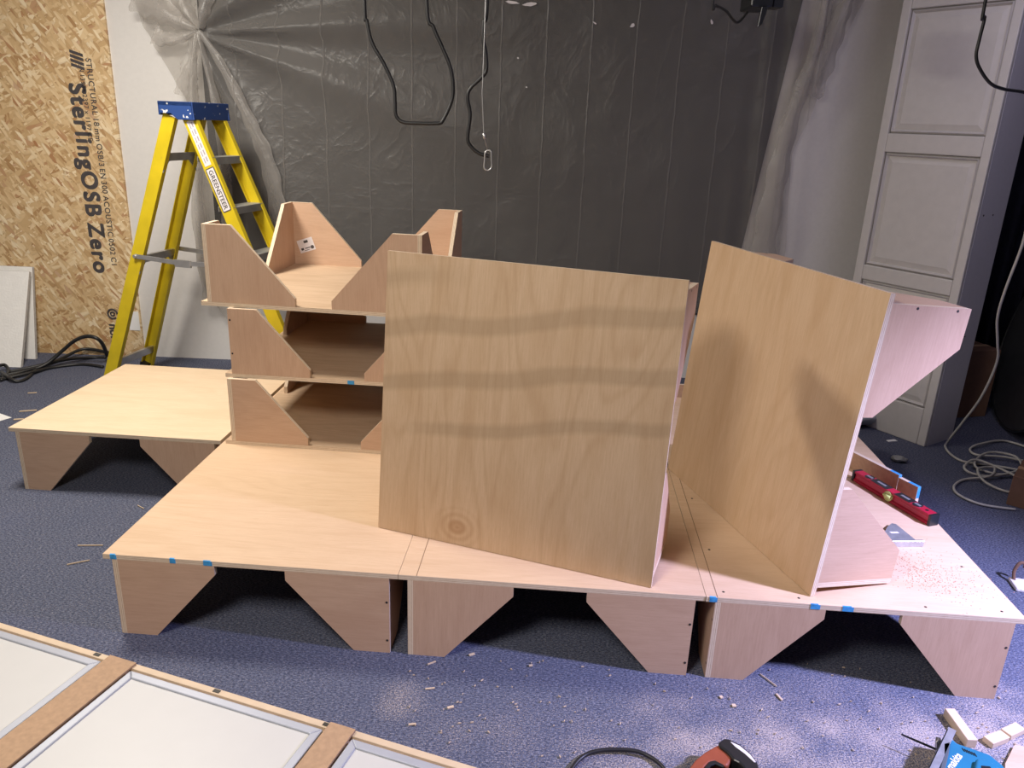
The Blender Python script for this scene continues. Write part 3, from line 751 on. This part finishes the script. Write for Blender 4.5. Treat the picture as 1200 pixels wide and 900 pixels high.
for k, (xx, lab) in enumerate(((-.715, 'white light panel in silver frame at the left picture corner'), (0.0, 'white light panel in silver frame, fully seen between two brown strips'), (.695, 'white light panel in silver frame cut by the bottom picture edge'))):
    t = thing('light_panel', lab, 'light panel', mat=LF @ Matrix.Translation((xx, -.006, ZB - .018)), group='light panels on the low frame')
    w = .612; f = .024; m = MB()
    def bar(o1, o2, i2, i1):
        b = len(m.v); Z = (.0, .016)
        for z in Z:
            for (x, y) in (o1, o2, i2, i1): m.v.append(Vector((x, y, z)))
        m.face([b + 3, b + 2, b + 1, b]); m.face([b + 4, b + 5, b + 6, b + 7])
        for i in range(4):
            j = (i + 1) % 4; m.face([b + i, b + j, b + 4 + j, b + 4 + i])
    for (o1, o2, i2, i1) in (((0, -w), (w, -w), (w - f, -w + f), (f, -w + f)), ((w, -w), (w, 0), (w - f, -f), (w - f, -w + f)), ((w, 0), (0, 0), (f, -f), (w - f, -f)), ((0, 0), (0, -w), (f, -w + f), (f, -f))):
        bar(o1, o2, i2, i1)
    m.build('frame', M['frame'], t, .003, 2)
    m = MB(); m.box(f - .002, w - f + .002, -w + f - .002, -f + .002, .002, .011); m.build('diffuser', M['diff'], t)
for k, (xx, ww, lab) in enumerate(((-.098, .092, 'brown hardboard strip left of the fully seen light panel'), (.618, .072, 'brown hardboard strip right of the fully seen light panel'))):
    m = MB(); m.box(xx, xx + ww, -.66, .021, ZB - .0045, ZB + .001); m.box(xx + .01, xx + ww - .01, -.66, .0, ZB - .018, ZB - .0045)
    o = m.build('hardboard_strip', M['mdf']); o.matrix_world = LF; tag(o, lab, 'strip', 'hardboard strips on the low frame')

# ------------------------------------------------------------------ tools on the stage
lv0 = atz(1003, 557, HP + .02); lv1 = atz(1095, 611, HP + .02)
d = (lv1 - lv0); d.z = 0; ll = d.length; d.normalize(); n = Vector((-d.y, d.x, 0))
lev = thing('spirit_level', 'red spirit level lying on the right front stage module', 'spirit level', mat=frame((lv0.x, lv0.y, HP), d, n, (0, 0, 1)))
m = MB(); w = .021
m.sweep([(-w, 0), (w, 0), (w, .010), (w - .006, .015), (w - .006, .034), (w, .038), (w, .046), (-w, .046), (-w, .038), (-w + .006, .034), (-w + .006, .015), (-w, .010)], (.012, 0, .0005), (ll - .012, 0, .0005), (0, 1, 0), (0, 0, 1))
m.build('body', M['red'], lev, .001, 1)
for a, b in ((0, .012), (ll - .012, ll)):
    m = MB(); m.box(a, b, -w - .002, w + .002, 0, .048); m.build('end_cap', M['satin_black'], lev, .002, 2)
for cx, hw in ((.18 * ll, .03), (.34 * ll, .045), (.64 * ll, .04), (.79 * ll, .026)):
    m = MB()
    if hw in (.03, .026): m.cyl((cx, 0, .046), (cx, 0, .0475), .02, 18)
    else: m.box(cx - hw, cx + hw, -.02, .02, .046, .0475)
    wn = m.build('window', M['satin_black'], lev)
    m = MB(); m.box(cx - hw * .5, cx + hw * .5, -.006, .006, .0475, .049); m.build('marking', M['alu'], wn)
m = MB(); m.cyl((.49 * ll, -w - .004, .024), (.49 * ll, -w + .01, .024), .021, 18); m.cyl((.49 * ll - .018, -w - .006, .026), (.49 * ll + .018, -w - .006, .026), .007, 10)
m.build('vial', M['vial'], lev)
m = MB(); m.cyl((.90 * ll, 0, .046), (.90 * ll, 0, .0475), .007, 14); m.build('hang_hole', M['satin_black'], lev)

# speed square: triangle with a fence
sq0 = atz(1082, 641, HP)
sa = atz(1047, 641, HP); sd = (sq0 - sa); sd.z = 0; sd.normalize(); sn = Vector((-sd.y, sd.x, 0))
sqr = thing('speed_square', 'grey metal speed square beside the right upright module foot', 'speed square', mat=frame((sq0.x, sq0.y, HP), sd, sn, (0, 0, 1)))
def sqp(u, v):
    d_ = atz(u, v, HP + .014) - sq0; return (d_.dot(sd), d_.dot(sn))
pp = [sqp(1036, 636), sqp(1078, 636.5), sqp(1050, 614), sqp(1045, 613), sqp(1040, 617), sqp(1036, 624)]
m = MB(); m.plate(pp, .004, Matrix.Translation((0, 0, .010)), 0, 0)
m.build('blade', M['alu'], sqr, .0006, 1)
m = MB(); m.box(-.19, 0, 0, .012, 0, .024); m.build('fence', M['alu'], sqr, .001, 1)
m = MB(); c_ = sqp(1048, 624); m.box(c_[0] - .016, c_[0] + .016, c_[1] - .006, c_[1] + .006, .0141, .0145); m.build('cut_out', M['label_white'], sqr)

# ------------------------------------------------------------------ right background
# black curtain with folds
m = MB(); N = 120
for j in range(2):
    for i in range(N + 1):
        x = 2.75 + i / N * 2.2; m.v.append(Vector((x, 5.35 + .05 * math.sin(i * .9) + .02 * math.sin(i * 2.3), .02 + j * 2.93)))
for i in range(N): m.face([i, i + 1, N + 2 + i, N + 1 + i], 0, smooth=True)
o = m.build('curtain', M['navy_cloth']); md = o.modifiers.new('thick', 'SOLIDIFY'); md.thickness = .006
tag(o, 'very dark navy curtain hanging in folds behind the panelled column', 'curtain')
# large folding reflector leaning
RB = atz(1137, 503); RR = .56
ru = Vector((.97 * math.sin(.17), -.24 * math.sin(.17), math.cos(.17))); rtn = Vector((.24, .97, 0)); rn = rtn.cross(ru).normalized()
t = thing('folding_reflector', 'round black folding reflector leaning in the dark right corner behind the white cable', 'reflector', mat=frame(Vector((RB.x + .24, RB.y + .06, .012)) + ru * RR, rtn, ru, rn))
m = MB(); NR = 64
m.cyl((0, 0, -.004), (0, 0, .004), RR, NR); m.build('fabric', simple('reflector_cloth', (.035, .036, .04), .45, vary=.15), t)
m = MB(); m.tube([(math.cos(2 * PI * i / NR) * RR, math.sin(2 * PI * i / NR) * RR, 0) for i in range(NR)], .010, 8, closed=True); m.build('rim', M['satin_black'], t)
def carton(name, label, q, sx, sy, sz, rz, mat):
    t = thing(name, label, 'box', loc=(q[0], q[1], 0), rz=rz)
    m = MB(); m.box(-sx / 2, sx / 2, -sy / 2, sy / 2, 0, sz); m.build('carton', mat, t, .003, 1)
    m = MB(); m.box(-sx / 2 - .001, sx / 2 + .001, -.02, .02, sz, sz + .001); m.build('tape', M['mdf'], t)
    return t
carton('cardboard_box', 'brown cardboard box behind the panelled column', (3.0, 4.92), .26, .22, .46, .25, M['card'])
qx = atz(1192, 598)
carton('cardboard_box', 'brown cardboard box on the carpet at the right picture edge', (qx.x + .20, qx.y + .06), .34, .28, .16, -.7, M['card'])
# white cable hanging then coiled on the floor
pts = [arcpt(1204, 262, 3.6), arcpt(1197, 290, 3.62), arcpt(1178, 340, 3.7), arcpt(1169, 372, 3.78), arcpt(1169, 400, 3.85), arcpt(1168, 425, 3.92), arcpt(1150, 465, 4.05), arcpt(1128, 495, 4.2), fl(1110, 518, .02), fl(1108, 524, .012), fl(1115, 533), fl(1130, 541),
       fl(1160, 545), fl(1200, 552, .016), fl(1230, 560), fl(1225, 535, .02), fl(1180, 517), fl(1150, 520, .02), fl(1137, 526), fl(1145, 533, .02), fl(1180, 536, .025), fl(1210, 545, .02), fl(1180, 556, .02), fl(1148, 550, .02), fl(1143, 540, .025), fl(1160, 530, .03), fl(1190, 535, .03), fl(1195, 550, .03),
       fl(1160, 558, .02), fl(1135, 553, .02), fl(1131, 545, .03), fl(1150, 540, .035), fl(1215, 572, .02), fl(1185, 577, .012), fl(1155, 565, .02), fl(1146, 550, .035), fl(1165, 548, .035), fl(1160, 558, .03), fl(1130, 562), fl(1118, 570), fl(1124, 580), fl(1150, 591), fl(1190, 597)]
cable('extension_cable', 'white cable hanging at right and coiled loosely on the carpet', pts, .0065, M['cable_white'])

def rag(name, label, q, r, h, mat, cat, seed, z0=0):
    random.seed(seed); m = MB(); nu, nv = 26, 10
    for j in range(nv + 1):
        for i in range(nu):
            t = 2 * PI * i / nu; a = PI * (j / nv)
            k = 1 + .45 * noise.noise(Vector((math.cos(t) * 1.6, math.sin(t) * 1.6, j * .35 + seed)))
            rr = r * math.sin(a) * k
            m.v.append(Vector((math.cos(t) * rr * 1.3, math.sin(t) * rr, h * .5 * (1 - math.cos(a)) * (1 + .3 * noise.noise(Vector((i * .4, j * .5, seed)))))))
    for j in range(nv):
        for i in range(nu):
            i2 = (i + 1) % nu; m.face([j * nu + i, j * nu + i2, (j + 1) * nu + i2, (j + 1) * nu + i], 0, smooth=True)
    o = m.build(name, mat); o.location = (q[0], q[1], z0 + .002); tag(o, label, cat); return o
q = atz(1053, 541); rag('dust_mask', 'small grey crumpled rag on the dark carpet below the panelled column', q, .034, .03, M['grey_tread'], 'rag', 3)
q = atz(1003, 497); rag('plastic_bag', 'crumpled pale plastic at the foot of the panelled column', q, .10, .13, M['rag'], 'plastic bag', 8)
q = atz(1200, 691)
t = thing('plastic_tray', 'white plastic tray with curled strap on carpet at the right picture edge', 'tray', loc=(q.x + .06, q.y, 0), rz=-.2)
m = MB(); m.box(-.10, .16, -.04, .05, .0, .018); m.build('tray', M['label_white'], t, .006, 2)
m = MB(); m.tube(spline([(-.085, .03, .016), (-.088, .04, .05), (-.075, .045, .085), (-.055, .045, .09), (-.05, .045, .07)], 8), .007, 8); m.build('strap', M['card'], t)
q = atz(1020, 523)   # tiny scrap
m = MB(); m.box(-.03, .03, -.012, .012, 0, .004, Matrix.Translation((atz(1045, 517).x, atz(1045, 517).y, .001)) @ Matrix.Rotation(.3, 4, 'Z')); tag(m.build('paper_scrap', M['paper']), 'tiny pale paper scrap on the carpet in front of the panelled column', 'paper')

# ------------------------------------------------------------------ hanging cables
def hang(y, pts, top=True):
    P = [arcpt(u, v, y) for u, v in pts]
    return P
def ceil_to(p): return (p[0], p[1], 2.995)
P = hang(3.9, [(427, 0), (430, 25), (436, 50), (450, 75), (461, 100), (463, 120), (464, 135), (472, 143), (490, 144.5), (513, 144.5), (519, 141), (528, 122), (531, 105), (528, 80), (518, 55), (508, 32), (500, 0)])
cable('hanging_cable', 'black cable hanging from above in a wide U loop', [ceil_to(P[0])] + P + [ceil_to(P[-1])], .0085, M['black'])
P = hang(3.9, [(571, 0), (567, 25), (566, 45), (569, 60), (570, 82), (563, 92), (551, 104), (548, 115), (551, 135), (548, 162), (553, 173), (562, 180), (573, 183)])
cable('hanging_cable', 'black cable hanging with a kink down to the metal clip', [ceil_to(P[0])] + P, .0085, M['black'])
t = thing('hanging_wire', 'thin steel wire with a looped clip hanging before the grey sheet', 'wire', loc=arcpt(571, 0, 3.88))
o0 = Vector(arcpt(571, 0, 3.88))
m = MB(); m.tube([Vector((0, 0, 2.995 - o0.z))] + [Vector(arcpt(u, v, 3.88)) - o0 for u, v in ((569, 0), (567, 60), (565, 110), (567, 158), (571, 176))], .0022, 6); m.build('wire', M['steel'], t)
m = MB(); m.cyl(Vector(arcpt(567, 156, 3.88)) - o0, Vector(arcpt(568, 163, 3.88)) - o0, .007, 8); m.build('crimp', M['steel'], t)
m = MB(); m.tube([Vector(arcpt(u, v, 3.88)) - o0 for u, v in spline2] if False else spline([Vector(arcpt(u, v, 3.88)) - o0 for u, v in ((569, 178), (575, 177), (576, 188), (576, 196), (572, 199.5), (567.5, 197), (568, 188))], 5, True), .004, 7, closed=True); m.build('clip', M['steel'], t)
P = hang(3.0, [(1156, -5), (1154, 20), (1148, 45), (1144, 65), (1148, 80), (1160, 97), (1175, 104), (1200, 108), (1230, 116)])
cable('hanging_cable', 'black cable curving down across the panelled column at top right', [ceil_to(P[0])] + P + [(P[-1][0] + .5, 3.0, 2.2), (P[-1][0] + .7, 3.0, 2.995)], .006, M['black'])
# spotlight at the top edge
sx = Vector(arcpt(889, 0, 4.2))
t = thing('spotlight', 'black spotlight on a yoke hanging at the top picture edge', 'spotlight', loc=(sx.x, sx.y, sx.z))
m = MB(); m.box(-.062, .045, -.10, .10, -.045, .10); m.build('housing', M['satin_black'], t, .008, 2)
m = MB(); m.box(.06, .11, -.05, .05, -.035, .08); m.build('driver_box', M['satin_black'], t, .004, 2)
m = MB(); m.box(.045, .06, -.01, .01, 0, .06); m.build('bracket', M['satin_black'], t)
m = MB(); m.plate([(-.012, 0), (.02, 0), (.0, -.075), (-.02, -.09)], .02, frame((.0, -.1, -.045), (1, 0, 0), (0, 0, 1), (0, -1, 0)), 0, 0); m.build('barn_door', M['satin_black'], t, .002, 1)
m = MB(); m.box(.03, .036, -.102, -.1, -.01, .012); m.build('badge', M['alu'], t)
m = MB(); m.cyl((0, 0, .10), (0, 0, 2.995 - sx.z), .012, 10); m.build('hanger', M['satin_black'], t)
P = hang(4.2, [(836, -4), (839, 6), (845, 9), (852, 14), (858, 22), (863, 26), (868, 24), (876, 14)]); cable('lamp_cable', 'black cable sagging beside the spotlight at the top picture edge', [ceil_to(P[0])] + P, .006, M['black'])

# ------------------------------------------------------------------ foreground tools
# orange tool with D-shaped handle
oc = atz(848, 885, .06)
d0 = Vector((1, .0, 0)).normalized()
tool = thing('power_saw', 'orange and black power tool with D-handle at the bottom picture edge', 'power tool', mat=frame((oc.x, oc.y, 0.0), (1, 0, 0), (0, 1, 0), (0, 0, 1)))
ZT = .035
def tp_(u, v, z=.075): p = atz(u, v, z); return (p.x - oc.x, p.y - oc.y)
def slabpoly(px, z0, z1, name, mat, bev=.006, parent=tool):
    pts = [tp_(u, v, z1) for u, v in px]
    a = sum(p[0] * q[1] - q[0] * p[1] for p, q in zip(pts, pts[1:] + pts[:1]))
    if a < 0: pts = pts[::-1]
    m = MB(); m.plate(pts, z1 - z0, Matrix.Translation((0, 0, z0)), 0, 0); return m.build(name, mat, parent, bev, 3)
slabpoly([(843, 872), (838, 874), (826, 881), (815, 890), (805, 903), (795, 925), (790, 960), (830, 960), (828, 915), (826, 899), (832, 893), (838, 892), (848, 897), (853, 897), (859, 887), (855, 880)], .012, .07, 'body', M['orange'])
slabpoly([(842, 869), (849, 864.5), (855, 865.5), (868, 872), (880, 882), (888, 893), (893, 910), (895, 940), (872, 940), (873, 905), (871, 898), (866, 893), (860, 890), (852, 881), (843, 874)], .008, .078, 'grip', M['satin_black'])
slabpoly([(856, 869), (867, 874), (879, 884), (886, 893), (884, 893), (873, 883), (862, 875)], .078, .080, 'grip_stripe', M['label_white'], 0)
slabpoly([(826, 899), (832, 892), (838, 891), (848, 896), (848, 899), (838, 895), (833, 897), (829, 903)], .066, .073, 'trim', M['satin_black'], .001)
slabpoly([(826, 905), (894, 905), (894, 960), (826, 960)], .012, .06, 'motor_housing', M['satin_black'])
cable('tool_cord', 'black cord looping on the carpet left of the orange power tool', [fl(664, 915), fl(672, 898), fl(684, 886), fl(700, 880, .014), fl(722, 878.5, .014), fl(744, 880, .014), fl(760, 886), fl(774, 896), fl(786, 912)], .006, M['black'])

# teal jigsaw lying on its side
jc = atz(1130, 890, .0)
jig = thing('jigsaw', 'teal jigsaw lying on its side at the bottom right corner', 'jigsaw', loc=(jc.x, jc.y, 0))
def jp(u, v, z): p = atz(u, v, z); return (p.x - jc.x, p.y - jc.y)
def jpoly(px, z0, z1, name, mat, bev=.008, seg=4):
    pts = [jp(u, v, z1) for u, v in px]
    a = sum(p[0] * q[1] - q[0] * p[1] for p, q in zip(pts, pts[1:] + pts[:1]))
    if a < 0: pts = pts[::-1]
    m = MB(); m.plate(pts, z1 - z0, Matrix.Translation((0, 0, z0)), 0, 0); o = m.build(name, mat, jig, bev, seg)
    for p in o.data.polygons: p.use_smooth = False
    return o
jpoly([(1107, 868), (1116, 864), (1122, 870), (1140, 876), (1160, 883), (1176, 896), (1190, 915), (1200, 950), (1085, 950), (1088, 915), (1096, 893), (1100, 878)], .010, .085, 'body', M['teal'], .016)
jpoly([(1144, 888), (1158, 889), (1170, 898), (1182, 915), (1185, 940), (1140, 940), (1141, 905)], .085, .10, 'handle', M['teal'], .010)
jpoly([(1150, 897), (1160, 898), (1170, 909), (1175, 930), (1150, 930)], .10, .1012, 'grip', M['satin_black'], .002)
jpoly([(1106, 871), (1114, 869), (1112, 883), (1108, 900), (1104, 925), (1098, 925), (1102, 900), (1106, 884)], .085, .092, 'band', simple('grey_rubber', (.06, .075, .085), .6), .002)
jpoly([(1098, 868), (1106, 866), (1110, 872), (1106, 880), (1098, 878)], .06, .085, 'roller_guard', M['satin_black'], .003)
m = MB()
for k in range(6):
    a = jp(1129 + k * 2.8, 878.5 + k * 1.15, .086); m.box(a[0] - .0013, a[0] + .0013, a[1] - .007, a[1] + .007, .0845, .0862)
m.build('vent', M['satin_black'], jig)
a = jp(1116, 903, .0867); b = jp(1126, 889, .0867); dx = Vector((b[0] - a[0], b[1] - a[1], 0)).normalized()
text('brand_print', 'makita', .030, frame((a[0], a[1], .0856), dx, (-dx.y, dx.x, 0), (0, 0, 1)), M['label_white'], jig, .0006, shear=.25)
# aluminium shoe standing on edge
a = Vector((*jp(1111, 852, .09), 0)); b = Vector((*jp(1084, 908, .09), 0)); dd = (b - a); ln = dd.length; dd.normalize(); nn = Vector((-dd.y, dd.x, 0))
m = MB(); m.plate([(0, .014), (.012, .0), (ln, 0), (ln, .09), (.012, .09), (0, .076)], .004, frame((a.x, a.y, .002), dd, (0, 0, 1), nn), 0, 0)
m.plate([(0, 0), (ln, 0), (ln, .022), (0, .022)], .004, frame((a.x, a.y, .088), dd, -nn if nn.x < 0 else nn, (0, 0, 1)), 0, 0)
m.build('shoe', M['alu'], jig, .001, 1)
m = MB(); c1 = Vector((*jp(1101, 880, .05), 0)); c2 = Vector((*jp(1056, 861, .05), 0)); bd = c2 - c1; bl = bd.length; bd.normalize(); m.plate([(0, -.004), (bl, -.002), (bl, .004), (0, .004)], .0015, frame((c1.x, c1.y, .05), bd, (0, 0, 1), (bd.y, -bd.x, 0)), 0, 0)
m.build('blade', M['satin_black'], jig)
m = MB(); c1 = jp(1101, 866, .075); m.cyl((c1[0], c1[1], .045), (c1[0] + .01, c1[1] + .02, .06), .007, 10); m.cyl((c1[0] + .015, c1[1] - .005, .055), (c1[0] + .04, c1[1] + .004, .07), .006, 10); m.build('roller', M['steel'], jig)

def block(label, ua, ub, wid, h, grp=None):
    a = atz(*ua, h); b = atz(*ub, h); d = (b - a); d.z = 0; l = d.length; d.normalize()
    m = MB(); m.box(0, l, -wid / 2, wid / 2, 0, h); o = m.build('timber_offcut', M['pine'], None, .0015, 1)
    o.matrix_world = frame((a.x, a.y, 0.0005), d, (-d.y, d.x, 0), (0, 0, 1)); tag(o, label, 'offcut', grp); return o
block('long pale timber offcut on the carpet above the jigsaw', (1113, 830), (1140, 867), .032, .03)
block('short square timber offcut nearer the jigsaw, of two end to end', (1158, 867), (1178, 859.5), .033, .02)
block('short square timber offcut at right, of two end to end', (1179, 858), (1196, 850), .033, .02)
q = atz(1195, 885)
m = MB(); m.plate([tuple((atz(u, v, .012) - q).xy) for u, v in ((1178, 895), (1189, 873), (1225, 880), (1225, 930), (1178, 920))][::-1], .012, Matrix(), 0, 0)
o = m.build('plywood_offcut', [M['ply_leg'], M['edge']]); o.location = (q.x, q.y, .001); tag(o, 'pinkish plywood offcut cut by the right bottom picture corner', 'offcut')
# loose chips
random.seed(5)
m = MB()
def chip(u, v, l, w, ang):
    p = atz(u, v); m.box(-l / 2, l / 2, -w / 2, w / 2, .002, .006, Matrix.Translation((p.x, p.y, 0)) @ Matrix.Rotation(ang, 4, 'Z'))
for (u, v, l, w, a) in ((913, 818, .03, .006, 1.9), (860, 828, .012, .012, 0), (845, 818, .01, .01, .4), (553, 768, .02, .008, .5), (504, 808, .03, .004, .2), (528, 830, .02, .008, .4), (483, 850, .022, .005, .2), (506, 778, .03, .004, .6), (622, 781, .012, .006, .3), (106, 640, .10, .003, .1), (92, 660, .08, .003, .5), (150, 690, .06, .003, .4), (165, 595, .05, .003, -.6), (33, 482, .09, .012, .35), (22, 492, .05, .012, .3), (38, 461, .05, .008, .3), (900, 798, .07, .002, -1)):
    chip(u, v, l, w, a)
for k in range(130):
    u = random.uniform(480, 1190); v = random.uniform(775, 890)
    chip(u, v, random.uniform(.004, .010), random.uniform(.001, .0025), random.uniform(0, 3))
o = m.build('wood_chips', M['pine']); tag(o, 'scattered wood chips and shavings on the blue carpet', 'wood chips', kind='stuff')

random.seed(9); m = MB()
for k in range(700):
    a = random.gauss(0, 1); b_ = random.gauss(0, 1)
    p = atz(1085 + a * 32 + b_ * 8, 672 + b_ * 14 + a * 7, HP)
    l = random.uniform(.0006, .0017); m.box(-l, l, -l * .7, l * .7, .0002, .0012, Matrix.Translation((p.x, p.y, HP)) @ Matrix.Rotation(random.uniform(0, 3), 4, 'Z'))
o = m.build('sawdust', simple('red_sawdust', (.56, .30, .21), .9)); tag(o, 'reddish sawdust sprinkled on the stage in front of the speed square', 'sawdust', kind='stuff')

# ------------------------------------------------------------------ lights
def area(name, loc, tgt, size, power, col, sy=None):
    l = bpy.data.lights.new(name, 'AREA'); l.shape = 'RECTANGLE'; l.size = size; l.size_y = sy or size; l.energy = power; l.color = col
    o = bpy.data.objects.new(name, l); COL.objects.link(o); o.location = loc
    o.rotation_euler = (Vector(tgt) - Vector(loc)).to_track_quat('-Z', 'Y').to_euler(); return o
area('ceiling_light_warm', (-2.0, 3.3, 2.93), (-2.0, 3.6, 0), .6, 95, (1, .93, .83))
area('ceiling_light_front', (-.85, .45, 2.62), (-.6, 1.8, 0), .6, 55, (1, .93, .84))
sl = bpy.data.lights.new('work_light', 'SPOT'); sl.energy = 900; sl.color = (.56, .56, 1.0); sl.spot_size = math.radians(82); sl.spot_blend = .95; sl.shadow_soft_size = .09
so_ = bpy.data.objects.new('work_light', sl); COL.objects.link(so_); so_.location = (2.85, 1.5, 1.95)
so_.rotation_euler = (Vector((1.62, 1.98, .1)) - so_.location).to_track_quat('-Z', 'Y').to_euler()
area('lilac_fill_right', (2.0, 3.3, 2.93), (2.0, 3.9, 0), .6, 9, (.80, .74, 1.0))  # weak unseen lamp, added to tint the right of the back wall lilac
w = bpy.data.worlds.new('world'); S.world = w; w.use_nodes = True
w.node_tree.nodes['Background'].inputs[0].default_value = (.9, .86, 1.0, 1); w.node_tree.nodes['Background'].inputs[1].default_value = .045
S.view_settings.view_transform = 'Standard'; S.view_settings.look = 'None'; S.view_settings.gamma = 1; S.view_settings.use_curve_mapping = False
S.view_settings.exposure = 0.0
